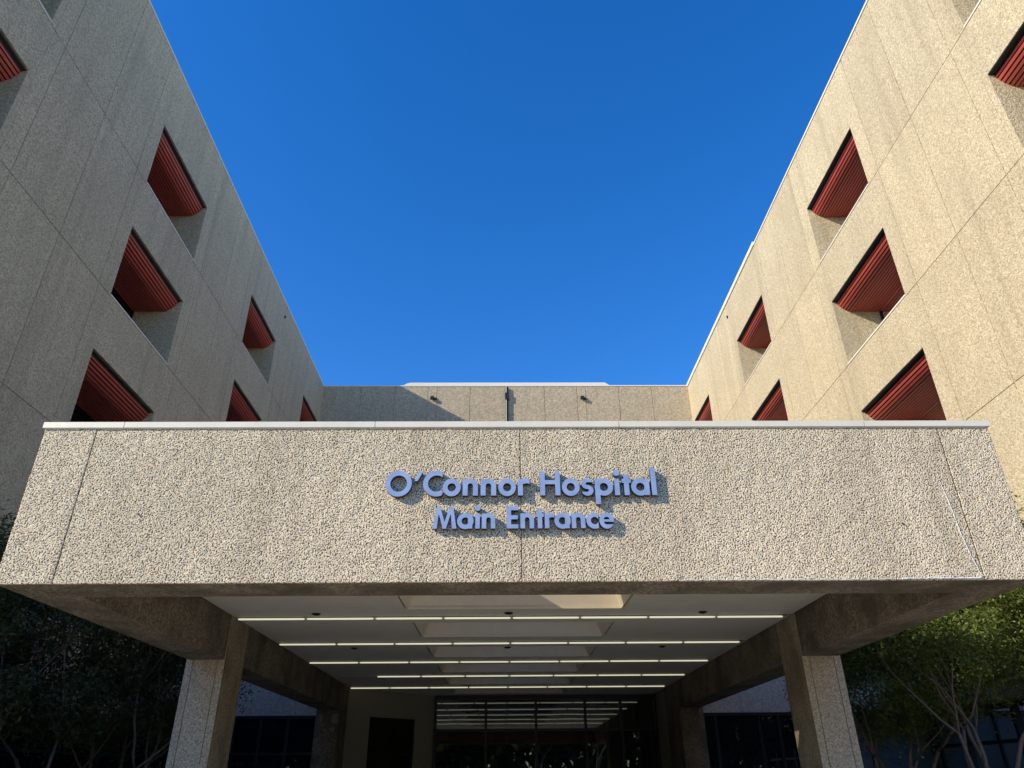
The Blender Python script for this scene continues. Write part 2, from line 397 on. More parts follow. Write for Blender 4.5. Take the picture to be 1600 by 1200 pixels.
def wing(side, label):
    X = XL if side < 0 else XR
    fx = (lambda d: X - d) if side < 0 else (lambda d: X + d)     # d into the wall
    root = thing('hospital_wing', label, 'building', 'hospital wings either side of the canopy')
    gw = 0.022
    joints, thin = [], []
    for (a, b) in COLS:
        thin += [a, b + 0.2]
    for (a, b), (c, d) in zip(COLS, COLS[1:]):
        joints += [b + 0.68, (b + c) / 2 + 0.05, c - 0.63]
    us = {YN, YF}
    for j in joints: us |= {j - gw / 2, j + gw / 2}
    for (a, b) in COLS:
        us |= {a, b, b + 0.195, b + 0.205}
    us = sorted(us)
    vs = {Z0, ZR}
    for s, l in zip(SILL, LINT): vs |= {s, l, s - gw}
    vs = sorted(vs)
    jset = [(j - gw / 2, j + gw / 2) for j in joints]
    def dep(i, j):
        u = (us[i] + us[i + 1]) / 2; v = (vs[j] + vs[j + 1]) / 2
        for a, b in COLS:
            if a < u < b:
                for s, l in zip(SILL, LINT):
                    if s < v < l: return ('hole', REC)
        if any(a < u < b for a, b in jset): return 0.02
        if any(b + 0.195 < u < b + 0.205 for a, b in COLS): return 0.01
        if any(s - gw < v < s for s in SILL):
            inwin = any(a < u < b for a, b in COLS)
            return 0.0 if inwin else 0.02
        return 0.0
    mb = MB()
    cellwall(mb, us, vs, dep, lambda u, v, d: (fx(d), u, v))
    # rest of the block: underside overhang, near end, outer side, far end
    xo = fx(17.0)
    x0, x1 = sorted((xo, X))
    mb.quad((X, YN, Z0), (xo, YN, Z0), (xo, YN, ZR), (X, YN, ZR))
    mb.quad((xo, YN, Z0), (xo, YF + 10, Z0), (xo, YF + 10, ZR), (xo, YN, ZR))
    mb.quad((xo, YF + 10, Z0), (X, YF + 10, Z0), (X, YF + 10, ZR), (xo, YF + 10, ZR))
    mb.quad((X, YF, Z0), (X, YF + 10, Z0), (X, YF + 10, ZR), (X, YF, ZR))
    mb.quad((X, YN, Z0), (xo, YN, Z0), (xo, YF, Z0), (X, YF, Z0))
    fo = mb.build('facade', M['wing'], root)
    rp = random.Random(3 if side < 0 else 8); tones = {}
    at_ = fo.data.attributes.new('panel', 'FLOAT', 'FACE'); vals = []
    for pl in fo.data.polygons:
        c_ = pl.center
        key = (sum(c_.y > j_ for j_ in joints), sum(c_.z > s_ for s_ in SILL))
        if key not in tones: tones[key] = rp.random()
        vals.append(tones[key])
    at_.data.foreach_set('value', vals)
    rf = MB(); rf.quad((x0, YN, ZR - 0.02), (x1, YN, ZR - 0.02), (x1, YF + 10, ZR - 0.02), (x0, YF + 10, ZR - 0.02))
    roof = rf.build('roof', M['roofing'], root)
    c = MB()
    so_ = -side
    def strip(y0, y1, z1, pr):
        xa, xb = sorted((X + so_ * pr, X - so_ * 0.30)); c.box(xa, xb, y0, y1, ZR - 0.05, z1)
    if side > 0:
        strip(YN - 0.03, 25.8, ZR + 0.03, 0.03); strip(25.8, YF, ZR + 0.15, 0.05)
    else:
        strip(YN - 0.03, YF, ZR + 0.03, 0.02)
    c.build('coping', M['coping_edge'] if side > 0 else M['coping'], root)
    # penthouse set back on the roof
    xa, xb = sorted((fx(2.95), fx(14.0)))
    p = MB(); p.box(xa, xb, 24.0, YF + 6, ZR - 0.02, ZR + (4.5 if side < 0 else 3.0))
    p.build('penthouse', M['rear'], root)
    # recessed openings
    for (a, b) in COLS:
        for s, l in zip(SILL, LINT):
            m_ = MB()
            pr = [(fx(px), l + pz) for px, pz in PROF]
            for q_, ((xa_, za), (xb_, zb)) in enumerate(zip(pr, pr[1:])):
                m_.quad((xa_, a + 0.004, za), (xa_, b - 0.004, za), (xb_, b - 0.004, zb), (xb_, a + 0.004, zb), 1 if q_ % 5 == 3 else 0)
            m_.build('soffit', [M['red'], M['black']], root)
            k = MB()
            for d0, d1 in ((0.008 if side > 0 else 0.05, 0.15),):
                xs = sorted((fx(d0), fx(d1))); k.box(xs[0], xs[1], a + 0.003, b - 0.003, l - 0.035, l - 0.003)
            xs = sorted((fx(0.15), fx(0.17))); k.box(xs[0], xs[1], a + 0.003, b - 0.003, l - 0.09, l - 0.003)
            k.build('lintel_shade_strip', M['black'] if side > 0 else M['louvre'], root)  # dark strip painting in the shade of the slot below the lintel
            st = MB(); xs = sorted((fx(-0.022), fx(0.25))); st.box(xs[0], xs[1], a + 0.003, b - 0.003, s + 0.002, s + 0.05)
            st.build('sill', M['coping_edge'], root)
            wf = MB()
            xw = fx(REC - 0.06); xs = sorted((xw, fx(REC)))
            for y_ in (a + 0.003, b - 0.063): wf.box(xs[0], xs[1], y_, y_ + 0.06, s + 0.002, l - 0.44)
            wf.box(xs[0], xs[1], a, b, s + 0.002, s + 0.06, 0)
            fr = wf.build('window', M['dark_metal'], root)
            pn = MB(); xg = fx(REC - 0.02); pn.quad((xg, a, s), (xg, b, s), (xg, b, l - 0.42), (xg, a, l - 0.42))
            pn.build('pane', M['glass_high'], fr)
            fl = MB(); fl.quad((fx(0.25), a, s + 0.012), (fx(REC), a, s + 0.012), (fx(REC), b, s + 0.012), (fx(0.25), b, s + 0.012))
            fl.build('recess_floor', M['louvre'], root)
    sp = MB(); sp.tube([(fx(-0.05), 30.59, 20.74 + CZ), (fx(0.05), 30.59, 20.74 + CZ)], 0.07, 10)
    sp.build('overflow_spout', M['black'], root)
    # recessed glazing under the overhang
    xg = fx(1.1)
    gz = MB(); gz.quad((xg, YN, 0), (xg, YF + 9, 0), (xg, YF + 9, Z0), (xg, YN, Z0))
    gz.build('ground_floor_glazing', M['glass'] if side < 0 else M['glass_blue'], root)
    mu = MB(); y = YN
    while y < 23.3:
        xs = sorted((fx(1.0), fx(1.13))); mu.box(xs[0], xs[1], y, y + 0.1, 0, Z0 - 0.003); y += 2.4
    xs = sorted((fx(1.02), fx(1.12))); mu.box(xs[0], xs[1], YN, 23.3, 2.35, 2.43); mu.box(xs[0], xs[1], YN, 23.3, Z0 - 0.12, Z0 - 0.004)
    mu.build('mullions', M['dark_metal'], root)
    return root
wing(-1, 'shaded concrete hospital wing along the left, its wall in shadow')
wing(1, 'sunlit cream concrete hospital wing along the right side')

# ------------------------------------------------------------------ rear block
rb = thing('hospital_block', 'flat concrete block closing the courtyard behind the canopy, half in shadow', 'building')
mb = MB()
js = [-8.7, -6.63, -4.6, -4.05, -2.01, 2.58, 4.58, 5.13, 7.18, 9.22]
us = {XL, XR}
for j in js: us |= {j - 0.015, j + 0.015}
us = sorted(us); vs = [4.0, 19.0, 19.02, ZR - 0.005]
cellwall(mb, us, vs, lambda i, j: 0.03 if (us[i + 1] - us[i] < 0.04 or vs[j + 1] - vs[j] < 0.05) else 0.0, lambda u, v, d: (u, YF + d, v))
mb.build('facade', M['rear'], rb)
rf = MB(); rf.box(XL, XR, YF + 0.05, YF + 10, ZR - 0.1, ZR - 0.02); rf.build('roof', M['roofing'], rb)
c = MB(); c.box(XL, XR, YF - 0.03, YF + 0.3, ZR - 0.02, ZR + 0.05); c.build('coping', M['coping_edge'], rb)

# rooftop plant enclosure with rounded left end and a louvre band
pr = thing('rooftop_plant_room', 'long low white plant enclosure with louvres on the rear roof', 'rooftop plant')
y0, zb_, zt = 41.5, ZR - 0.02, 23.03 + CZ
b = MB(); b.box(-6.2, 6.7, y0 + 0.12, y0 + 5, zb_, zt - 0.35); b.build('casing', M['white'], pr)
b = MB()
poly = [(-6.6, zt - 0.5), (-6.5, zt - 0.36), (-6.25, zt - 0.2), (-6.0, zt - 0.14), (6.7, zt - 0.14), (7.0, zt - 0.35), (7.0, zt - 0.5)]
a_ = [b.vert((x, y0 - 0.1, z)) for x, z in poly]; c_ = [b.vert((x, y0 + 5.2, z)) for x, z in poly]
b.face(a_); b.face(c_[::-1])
for i in range(len(poly)): b.face((a_[i], c_[i], c_[(i + 1) % len(poly)], a_[(i + 1) % len(poly)]))
b.build('roof_edge', M['white'], pr)
b = MB()
for xa, xb in ((-5.9, -1.3), (0.8, 6.5)):
    b.box(xa, xb, y0 - 0.13, y0 - 0.1, zt - 0.42, zt - 0.36)
b.build('louvre', M['louvre'], pr)
b = MB(); b.box(1.2, 1.55, y0 + 1, y0 + 1.4, zt - 0.15, zt + 0.17); b.build('vent_cap', M['white'], pr)

dp = MB(); dp.tube([(0.26, YF - 0.1, 4), (0.26, YF - 0.1, ZR - 0.12)], 0.095, 12)
dpo = thing('drainpipe', 'dark vertical drainpipe down the middle of the rear wall', 'pipe')
dp.build('pipe', M['dark_metal'], dpo)
dp = MB(); dp.box(0.15, 0.38, YF - 0.21, YF - 0.004, ZR - 1.0, ZR - 0.55); dp.build('hopper_head', M['dark_metal'], dpo)
for x, lb in ((-4.30, 'small dark floodlight on the rear wall left of the drainpipe, beside the shadow edge'), (4.91, 'small dark floodlight on the sunlit rear wall right of the drainpipe')):
    f = thing('floodlight', lb, 'floodlight', 'floodlights high on the rear wall', (x, YF, 20.63 + CZ))
    b = MB(); b.box(-0.13, 0.1, -0.24, -0.06, -0.10, 0.08); b.build('lamp_head', M['black'], f, bevel=0.02)
    b = MB(); b.box(0.10, 0.24, -0.07, -0.002, -0.11, 0.06); b.build('bracket', M['louvre'], f)

# ------------------------------------------------------------------ low entrance block behind the canopy
YW, YS = 23.3, 26.5
ZW = 1.74 + CZ
lb = thing('entrance_block', 'low shaded concrete entrance block with dark glazing under the canopy', 'building')
mb = MB()
for xa, xb in ((XL - 1.1, -5.4), (5.83, XR + 1.1)):
    mb.box(xa, xb, YW, YW + 0.4, ZW, 5.35)
mb.box(-5.4, 5.83, 26.6, 26.9, 4.17, 5.35)
mb.build('wall', M['low'], lb)
mb = MB(); mb.box(XL - 1.1, XR + 1.1, YW + 0.4, YF - 0.01, 5.2, 5.32, skip=''); mb.build('roof', M['roofing'], lb)
for xa, xb in ((-5.40, -4.74), (5.15, 5.83)):
    mb = MB(); mb.box(xa, xb, 22.95, 24.9, 0, 4.3); mb.build('pilaster', M['beam'], lb)
def glazing(xa, xb, mull, zt, transom, panes):
    f = MB()
    for x in mull: f.box(x - 0.035, x + 0.035, YW + 0.02, YW + 0.16, 0, zt - 0.08)
    f.box(xa, xb, YW + 0.01, YW + 0.17, zt - 0.08, zt + 0.0 - 0.002)
    if transom: f.box(xa, xb, YW + 0.03, YW + 0.15, transom - 0.03, transom + 0.03)
    fo = f.build('window', M['dark_metal'], lb)
    for x0_, x1_, mm in panes:
        p = MB(); p.quad((x0_, YW + 0.1, 0), (x1_, YW + 0.1, 0), (x1_, YW + 0.1, zt), (x0_, YW + 0.1, zt)); p.build('pane', M[mm], fo)
glazing(XL - 1.1, -5.43, [-11.6, -10.9, -10.13, -9.36, -8.6, -7.83, -7.07, -6.28, -5.47], ZW, 0.745 + CZ, [(XL - 1.1, -5.43, 'glass')])
glazing(5.86, XR + 1.1, [5.9, 6.25, 7.54, 8.11, 8.68, 10.71, 12.5], ZW, None, [(5.86, 8.68, 'glass'), (8.68, XR + 1.1, 'glass_blue')])
# angled wall left of the doors with a dark window
A, B = Vector((-4.735, 24.1)), Vector((-2.28, 26.5))
dA = (B - A).normalized(); nA = Vector((dA.y, -dA.x)); LA = (B - A).length
def ap(u, v, d): q = A + dA * u - nA * d; return (q.x, q.y, v)
u0 = (Vector((-4.13, 24.69)) - A).dot(dA); u1 = (Vector((-2.87, 25.93)) - A).dot(dA)
us = [0, u0, u1, LA]; vs = [0, 0.25, 1.795 + CZ, 4.3]
mb = MB(); cellwall(mb, us, vs, lambda i, j: ('hole', 0.1) if (i == 1 and j == 1) else 0.0, ap)
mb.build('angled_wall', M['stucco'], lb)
f = MB()
for (a0, a1, b0, b1) in ((u0, u1, 0.79 + CZ - 0.02, 0.79 + CZ + 0.02), (u0, u0 + 0.04, 0.25, 3.39), (u1 - 0.04, u1, 0.25, 3.39), (u0, u1, 3.35, 3.39)):
    P = [f.vert(ap(u, v, d)) for d in (0.02, 0.09) for v in (b0, b1) for u in (a0, a1)]
    for ff in ((0, 1, 3, 2), (4, 6, 7, 5), (0, 4, 5, 1), (2, 3, 7, 6), (0, 2, 6, 4), (1, 5, 7, 3)): f.face([P[i] for i in ff])
fo = f.build('window', M['dark_metal'], lb)
p = MB(); p.quad(ap(u0, 0.25, 0.06), ap(u1, 0.25, 0.06), ap(u1, 3.39, 0.06), ap(u0, 3.39, 0.06)); p.build('pane', M['glass_entry'], fo)
# storefront
sf = MB()
for x in (-2.25, -0.57, 1.10, 2.75, 3.95, 5.10): sf.box(x - 0.04, x + 0.04, YS - 0.09, YS + 0.05, 0, 4.15)
sf.box(-2.28, 5.14, YS - 0.10, YS + 0.06, 4.02, 4.155); sf.box(-2.28, 5.14, YS - 0.08, YS + 0.04, 3.06, 3.13)
sfo = sf.build('entrance_doors', M['dark_metal'], lb)
p = MB(); p.quad((-2.28, YS, 3.1), (2.75, YS, 3.1), (2.75, YS, 4.15), (-2.28, YS, 4.15)); p.build('pane', M['glass_entry'], sfo)
p = MB(); p.quad((-2.28, YS + 0.03, 0), (5.14, YS + 0.03, 0), (5.14, YS + 0.03, 3.1), (-2.28, YS + 0.03, 3.1)); p.build('pane', M['glass'], sfo)
p = MB(); p.quad((2.75, YS + 0.01, 3.1), (5.14, YS + 0.01, 3.1), (5.14, YS + 0.01, 4.15), (2.75, YS + 0.01, 4.15)); p.build('pane', M['glass_entry'], sfo)
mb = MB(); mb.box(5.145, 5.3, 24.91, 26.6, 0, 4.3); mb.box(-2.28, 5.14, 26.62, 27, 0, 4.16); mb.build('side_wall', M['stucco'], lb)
# fittings on the left pilaster
wb = MB(); wb.box(-4.93, -4.75, 22.88, 22.948, 1.50 + CZ, 1.74 + CZ)
o = wb.build('wall_box', M['pale_box'], bevel=0.01); tag(o, 'small pale box on the left rear pier under the canopy', 'wall box')
wb = MB(); wb.tube([(-4.87, 22.85, 1.36 + CZ), (-4.87, 22.85, 1.30 + CZ), (-4.87, 22.85, 1.25 + CZ)], [0.085, 0.08, 0.03], 14); wb.box(-4.93, -4.81, 22.85, 22.948, 1.34 + CZ, 1.40 + CZ)
o = wb.build('security_camera', M['pale_box'], smooth=False); tag(o, 'small dome camera just below the pale box on the rear pier', 'camera')
wb = MB(); wb.box(-5.27, -5.18, 22.89, 22.948, 1.55 + CZ, 1.72 + CZ)
o = wb.build('junction_box', M['pale_box'], bevel=0.01); tag(o, 'narrow grey junction box at the outer edge of the rear pier', 'junction box')

# ------------------------------------------------------------------ canopy
CXL, CXR, CY = -5.33, 5.75, 7.7
CB, CT, CC = 1.85 + CZ, 3.642 + CZ, 2.56 + CZ
BIL, BIR = -4.73, 5.14
cp = thing('entrance_canopy', 'deep pebble-finished concrete canopy over the hospital main entrance', 'canopy')
# pebbled front: a real relief of rounded stones
rng = np.random.default_rng(7)
step = 0.0058
nx = int(round((CXR - CXL) / step)); nz = int(round((CT - CB) / step))
xs = np.linspace(CXL, CXR, nx + 1); zs = np.linspace(CB, CT, nz + 1)
GX, GZ = np.meshgrid(xs, zs)
cell = 0.0145
ci = np.floor((GX - CXL) / cell).astype(int); cj = np.floor((GZ - CB) / cell).astype(int)
ncx, ncz = ci.max() + 3, cj.max() + 3
jx = rng.uniform(0.05, 0.95, (ncz + 2, ncx + 2)); jz = rng.uniform(0.05, 0.95, (ncz + 2, ncx + 2))
jr = rng.uniform(0.55, 1.0, (ncz + 2, ncx + 2))
H = np.zeros_like(GX); TN = np.zeros_like(GX); jt = rng.uniform(0, 1, jx.shape)
for di in (-1, 0, 1):
    for dj in (-1, 0, 1):
        a = ci + di + 1; b_ = cj + dj + 1
        sx = CXL + (ci + di + jx[b_, a]) * cell; sz = CB + (cj + dj + jz[b_, a]) * cell
        d2 = ((GX - sx) ** 2 + (GZ - sz) ** 2) / (cell * 0.60) ** 2
        hh = jr[b_, a] * np.sqrt(np.clip(1 - d2, 0, 1)); TN = np.where(hh > H, jt[b_, a], TN); H = np.maximum(H, hh)
del d2, sx, sz
JX = [-4.728, 0.205, 5.145]
low = rng.normal(size=(nz // 12 + 3, nx // 12 + 3))
ii = (np.arange(nz + 1) / 12); jj = (np.arange(nx + 1) / 12)
i0 = ii.astype(int); j0 = jj.astype(int); fi = (ii - i0)[:, None]; fj = (jj - j0)[None, :]
LOW = low[np.ix_(i0, j0)] * (1 - fi) * (1 - fj) + low[np.ix_(i0 + 1, j0)] * fi * (1 - fj) + low[np.ix_(i0, j0 + 1)] * (1 - fi) * fj + low[np.ix_(i0 + 1, j0 + 1)] * fi * fj
D = H * 0.0085 + LOW * 0.0020
for jx_ in JX: D = np.where(np.abs(GX - jx_) < 0.0045, -0.012, D); H = np.where(np.abs(GX - jx_) < 0.0045, 0.06, H)
V = np.stack([GX + rng.normal(0, 0.0008, GX.shape), CY - D, GZ], -1).reshape(-1, 3).astype(np.float32)
# wrap the rim back to the beam
idx = np.arange((nx + 1) * (nz + 1)).reshape(nz + 1, nx + 1)
Q = np.stack([idx[:-1, :-1], idx[:-1, 1:], idx[1:, 1:], idx[1:, :-1]], -1).reshape(-1, 4)
rim = np.concatenate([idx[0, :], idx[1:, -1], idx[-1, -2::-1], idx[-2:0:-1, 0]])
RV = V[rim].copy(); RV[:, 1] = CY + 0.03
n0 = len(V); V = np.concatenate([V, RV]); m_ = len(rim)
k = np.arange(m_); k2 = (k + 1) % m_
Q = np.concatenate([Q, np.stack([rim[k], n0 + k, n0 + k2, rim[k2]], -1)])
def np_mesh(name, V, Q, mat, parent=None, smooth=False, nper=4):
    me = bpy.data.meshes.new(name)
    me.vertices.add(len(V)); me.vertices.foreach_set('co', np.ascontiguousarray(V, dtype=np.float32).ravel())
    me.loops.add(Q.size); me.loops.foreach_set('vertex_index', np.ascontiguousarray(Q, dtype=np.int32).ravel())
    me.polygons.add(len(Q)); me.polygons.foreach_set('loop_start', np.arange(0, Q.size, nper, dtype=np.int32))
    me.polygons.foreach_set('loop_total', np.full(len(Q), nper, dtype=np.int32))
    if smooth: me.polygons.foreach_set('use_smooth', np.ones(len(Q), dtype=bool))
    me.materials.append(mat); me.update(calc_edges=True); me.validate()
    o = bpy.data.objects.new(name, me); sc.collection.objects.link(o)
    if parent: o.parent = parent
    return o
fo_ = np_mesh('fascia', V, Q, M['fascia'], cp, smooth=True)
for an, arr in (('stone', H), ('tone', TN)):
    at_ = fo_.data.attributes.new(an, 'FLOAT', 'POINT')
    at_.data.foreach_set('value', np.concatenate([arr.ravel(), np.full(m_, 0.3)]).astype(np.float32))
# beams: front, sides; columns run up through the side beams
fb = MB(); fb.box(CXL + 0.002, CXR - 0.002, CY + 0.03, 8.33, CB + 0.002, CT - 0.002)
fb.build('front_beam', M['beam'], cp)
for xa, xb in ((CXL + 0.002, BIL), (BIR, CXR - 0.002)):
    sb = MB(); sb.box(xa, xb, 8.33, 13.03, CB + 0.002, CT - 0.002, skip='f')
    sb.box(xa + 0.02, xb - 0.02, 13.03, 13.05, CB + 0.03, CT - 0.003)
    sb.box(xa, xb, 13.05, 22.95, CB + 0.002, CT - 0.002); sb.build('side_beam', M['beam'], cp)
for k, (xa, xb) in enumerate(((-5.365, -4.715), (5.125, 5.785))):
    cm = MB()
    ya, yb = 13.05, 14.02
    gr = [xa, xa + 0.115, xa + 0.127, xb - 0.127, xb - 0.115, xb]
    dep = lambda i, j: 0.02 if i in (1, 3) else 0.0
    cellwall(cm, gr, [0, CB + 0.001], dep, lambda u, v, d: (u, ya + d, v))
    cm.quad((xa, ya, CB), (xb, ya, CB), (xb, ya, CT - 0.1), (xa, ya, CT - 0.1))
    cm.quad((xa, yb, 0), (xb, yb, 0), (xb, yb, CT - 0.1), (xa, yb, CT - 0.1))
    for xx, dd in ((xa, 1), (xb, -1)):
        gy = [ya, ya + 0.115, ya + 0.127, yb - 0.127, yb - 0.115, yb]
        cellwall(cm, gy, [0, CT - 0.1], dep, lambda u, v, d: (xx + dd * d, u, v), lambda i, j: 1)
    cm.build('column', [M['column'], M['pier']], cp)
# coping
cc = MB()
segs = [CXL - 0.03, -4.42, -1.497, 1.37, 4.28, CXR + 0.03]
for a_, b_ in zip(segs, segs[1:]):
    cc.box(a_ + 0.004, b_ - 0.004, CY - 0.03, CY + 0.35, CT + 0.006, CT + 0.078)
cc.box(CXL, CXR, CY - 0.02, CY + 0.3, CT - 0.003, CT + 0.004)
for xa, xb in ((CXL - 0.03, CXL + 0.3), (CXR - 0.3, CXR + 0.03)):
    cc.box(xa, xb, CY + 0.36, 23.2, CT + 0.002, CT + 0.074)
cc.build('coping', M['coping'], cp)
# sealant repairs on the right of the fascia
sl_ = MB()
def onf(x, z, d=0.012): return (x, CY - d, z)
def caulk(pts, r0):
    random.seed(int(abs(pts[0][0]) * 1000)); out = []
    for (x0_, z0_), (x1_, z1_) in zip(pts, pts[1:]):
        n_ = max(2, int(math.hypot(x1_ - x0_, z1_ - z0_) / 0.03))
        for q in range(n_):
            tt = q / n_; out.append(onf(x0_ + (x1_ - x0_) * tt + random.uniform(-.003, .003), z0_ + (z1_ - z0_) * tt + random.uniform(-.004, .004), 0.011 + random.uniform(-0.003, 0.003)))
    sl_.tube(out, [r0 * random.uniform(0.5, 1.4) for _ in out], 5)
caulk([(4.98, CB + 1.10), (5.02, CB + 0.75), (5.03, CB + 0.5), (5.07, CB + 0.25), (5.11, CB + 0.06), (5.16, CB + 0.02)], 0.0035)
caulk([(4.25, CB + 0.012), (4.6, CB + 0.015), (5.0, CB + 0.012), (5.14, CB + 0.02)], 0.009)
caulk([(1.9, CB + 0.006), (2.6, CB + 0.008), (3.3, CB + 0.005), (4.2, CB + 0.008)], 0.004)
sl_.build('sealant', M['sealant'], cp)
for x, z, lbl in ((-4.0, 4.20, 'small brown scrap caught on the left part of the canopy fascia'), (4.42, 4.06, 'small brown scrap caught on the right part of the canopy fascia')):
    d = MB()
    d.tube([(x - 0.03, CY - 0.014, z + 0.012), (x, CY - 0.018, z), (x + 0.028, CY - 0.014, z - 0.012)], [0.002, 0.006, 0.002], 5)
    d.tube([(x - 0.005, CY - 0.014, z + 0.02), (x + 0.008, CY - 0.02, z + 0.002), (x + 0.012, CY - 0.014, z - 0.022)], [0.002, 0.004, 0.001], 5)
    tag(d.build('dry_twig', M['louvre']), lbl, 'debris')
# roof deck with skylight openings
ROWS = [13.20, 15.88, 18.55, 21.21, 23.93]
COF = [(r_ - 2.15, r_ - 0.66) for r_ in ROWS] + [(24.42, 25.9)]
KX0, KX1 = -1.6, 2.0
us = [BIL, -1.15, 1.55, BIR]; vs = [8.33]
for a_, b_ in COF: vs += [a_ + 0.22, b_ - 0.2]
vs += [26.55]
rd = MB(); cellwall(rd, us, vs, lambda i, j: ('hole', 0.12) if (i == 1 and j % 2 == 1) else 0.0, lambda u, v, d: (u, v, CT - 0.15 - d))
rd.build('roof', M['roofing'], cp)
# slatted ceiling
us = [BIL + 0.004, BIL + 0.03, KX0 - 0.055, KX0 - 0.02, KX1 + 0.02, KX1 + 0.055, BIR - 0.03, BIR - 0.004]
marks = set()
for r_ in ROWS: marks |= {r_ - 0.05, r_ + 0.05}
for a_, b_ in COF: marks |= {a_, b_}
marks = sorted(marks | {8.34, 26.49})
vs = []; kinds = []
for a_, b_ in zip(marks, marks[1:]):
    L_ = b_ - a_; slot = any(abs(a_ - (r_ - 0.05)) < 1e-6 for r_ in ROWS)
    if slot: vs.append(a_); kinds.append('slot'); continue
    n_ = max(1, int(round(L_ / 0.105))); st = L_ / n_
    for q in range(n_):
        vs.append(a_ + q * st); kinds.append('slat'); vs.append(a_ + (q + 1) * st - 0.02); kinds.append('gap')
vs.append(marks[-1])
def cdep(i, j):
    y = (vs[j] + vs[j + 1]) / 2
    inc = any(a_ < y < b_ for a_, b_ in COF)
    if i in (0, 6): return 0.10
    if i in (2, 4) and inc: return 0.10
    if i == 3 and inc: return ('hole', 0.02)
    if kinds[j] == 'slot': return 0.09
    if kinds[j] == 'gap': return 0.03
    return 0.0
ce = MB(); cellwall(ce, us, vs, cdep, lambda u, v, d: (u, v, CC + d), lambda i, j: {0.10: 1, 0.03: 2}.get(cdep(i, j), 0))
ce.build('ceiling', [M['slat'], M['black'], M['slat_gap']], cp)
# coffers: splayed shafts up to frosted skylights
for k, (a_, b_) in enumerate(COF):
    c = MB()
    z0_, z1_ = CC + 0.02, CT + 0.15
    lo = [(KX0, a_), (KX1, a_), (KX1, b_), (KX0, b_)]; hi = [(-1.1, a_ + 0.22), (1.5, a_ + 0.22), (1.5, b_ - 0.2), (-1.1, b_ - 0.2)]
    zl = CC + 0.03
    vl = [c.vert((x, y, zl)) for x, y in lo]; vh = [c.vert((x, y, z1_)) for x, y in hi]
    for i in range(4): c.face((vl[i], vl[(i + 1) % 4], vh[(i + 1) % 4], vh[i]))
    # trim lip
    for (xa, xb, ya, yb) in ((KX0 - 0.018, KX1 + 0.018, a_ + 0.001, a_ + 0.02), (KX0 - 0.018, KX1 + 0.018, b_ - 0.02, b_ - 0.001), (KX0 - 0.018, KX0, a_ + 0.02, b_ - 0.02), (KX1, KX1 + 0.018, a_ + 0.02, b_ - 0.02)):
        c.box(xa, xb, ya, yb, CC - 0.004, CC + 0.035)
    co = c.build('coffer', M['shaft'], cp)
    d = MB(); n1_, n2_ = 12, 6; grid = []
    for i in range(n1_ + 1):
        row = []
        for j in range(n2_ + 1):
            uu_, vv_ = i / n1_, j / n2_
            h_ = 0.2 * (math.sin(math.pi * uu_) * math.sin(math.pi * vv_)) ** 0.5
            row.append(d.vert((-1.13 + 2.66 * uu_, a_ + 0.19 + (b_ - a_ - 0.34) * vv_, CT + 0.152 + h_)))
        grid.append(row)
    for i in range(n1_):
        for j in range(n2_): d.face((grid[i][j], grid[i + 1][j], grid[i + 1][j + 1], grid[i][j + 1]))
    d.build('skylight_dome', M['acrylic'], co, smooth=True)

# rows of lit tubes under the slatted ceiling
ordn = ['nearest', 'second', 'third', 'fourth', 'farthest']
for k, y in enumerate(ROWS):
    x0_ = -4.66 if k != 3 else -3.43
    f = thing('ceiling_light', (f'{ordn[k]} row of lit tubes across the canopy ceiling, counted from the fascia' if k != 3 else 'fourth row of lit ceiling tubes from the fascia, shorter at its left end'), 'ceiling light', 'rows of tubes under the canopy ceiling')
    h = MB(); h.box(x0_, 5.07, y - 0.045, y + 0.045, CC + 0.002, CC + 0.085); h.build('housing', M['dark_metal'], f)
    x = x0_
    xx = [x0_ + 1.21 * q for q in range(20) if x0_ + 1.21 * q < 5.0]
    for q, xa in enumerate(xx):
        xb = min(xa + 1.165, 5.06)
        if xb - xa < 0.3: continue
        tmb = MB(); zt_ = CC - 0.022; tmb.tube([(xa, y, zt_), (xa + 0.03, y, zt_), (xb - 0.03, y, zt_), (xb, y, zt_)], [0.012, 0.017, 0.017, 0.012], 10)
        tmb.build('tube', M['tube'], f, smooth=True)
        if q:
            e = MB(); e.box(xa - 0.043, xa - 0.002, y - 0.016, y + 0.016, CC - 0.036, CC + 0.001); e.build('socket', M['slat'], f)
for r_, y in (('front', 12.86), ('second', 16.5)):
    for c_, x in (('left', -3.22), ('middle', 0.10), ('right', 3.47)):
        s_ = MB(); s_.tube([(x, y, CC - 0.001), (x, y, CC - 0.012), (x, y, CC - 0.03)], [0.075, 0.075, 0.03], 16)
        o = s_.build('recessed_fitting', M['black'], smooth=False)
        tag(o, f'small round dark fitting in the canopy ceiling, {c_} one of the {r_} row', 'ceiling fitting', 'round fittings in the canopy ceiling')

# ------------------------------------------------------------------ lettering
def seg_sd(X_, Y_, ax, ay, bx, by):
    # rectangle of centre-line a-b handled separately; distance to infinite-capped box
    pass
def sd_box(X_, Y_, cx, cy, hx, hy, ang=0.0):
    dx, dy = X_ - cx, Y_ - cy
    c_, s_ = math.cos(ang), math.sin(ang)
    px, py = np.abs(dx * c_ + dy * s_) - hx, np.abs(-dx * s_ + dy * c_) - hy
    return np.hypot(np.maximum(px, 0), np.maximum(py, 0)) + np.minimum(np.maximum(px, py), 0)
def sd_bar(X_, Y_, ax, ay, bx, by, wd):
    return sd_box(X_, Y_, (ax + bx) / 2, (ay + by) / 2, math.hypot(bx - ax, by - ay) / 2, wd / 2, math.atan2(by - ay, bx - ax))
def sd_ring(X_, Y_, cx, cy, ro, wd, sq=1.0):
    return np.abs(np.hypot((X_ - cx) * sq, Y_ - cy) - (ro - wd / 2)) - wd / 2
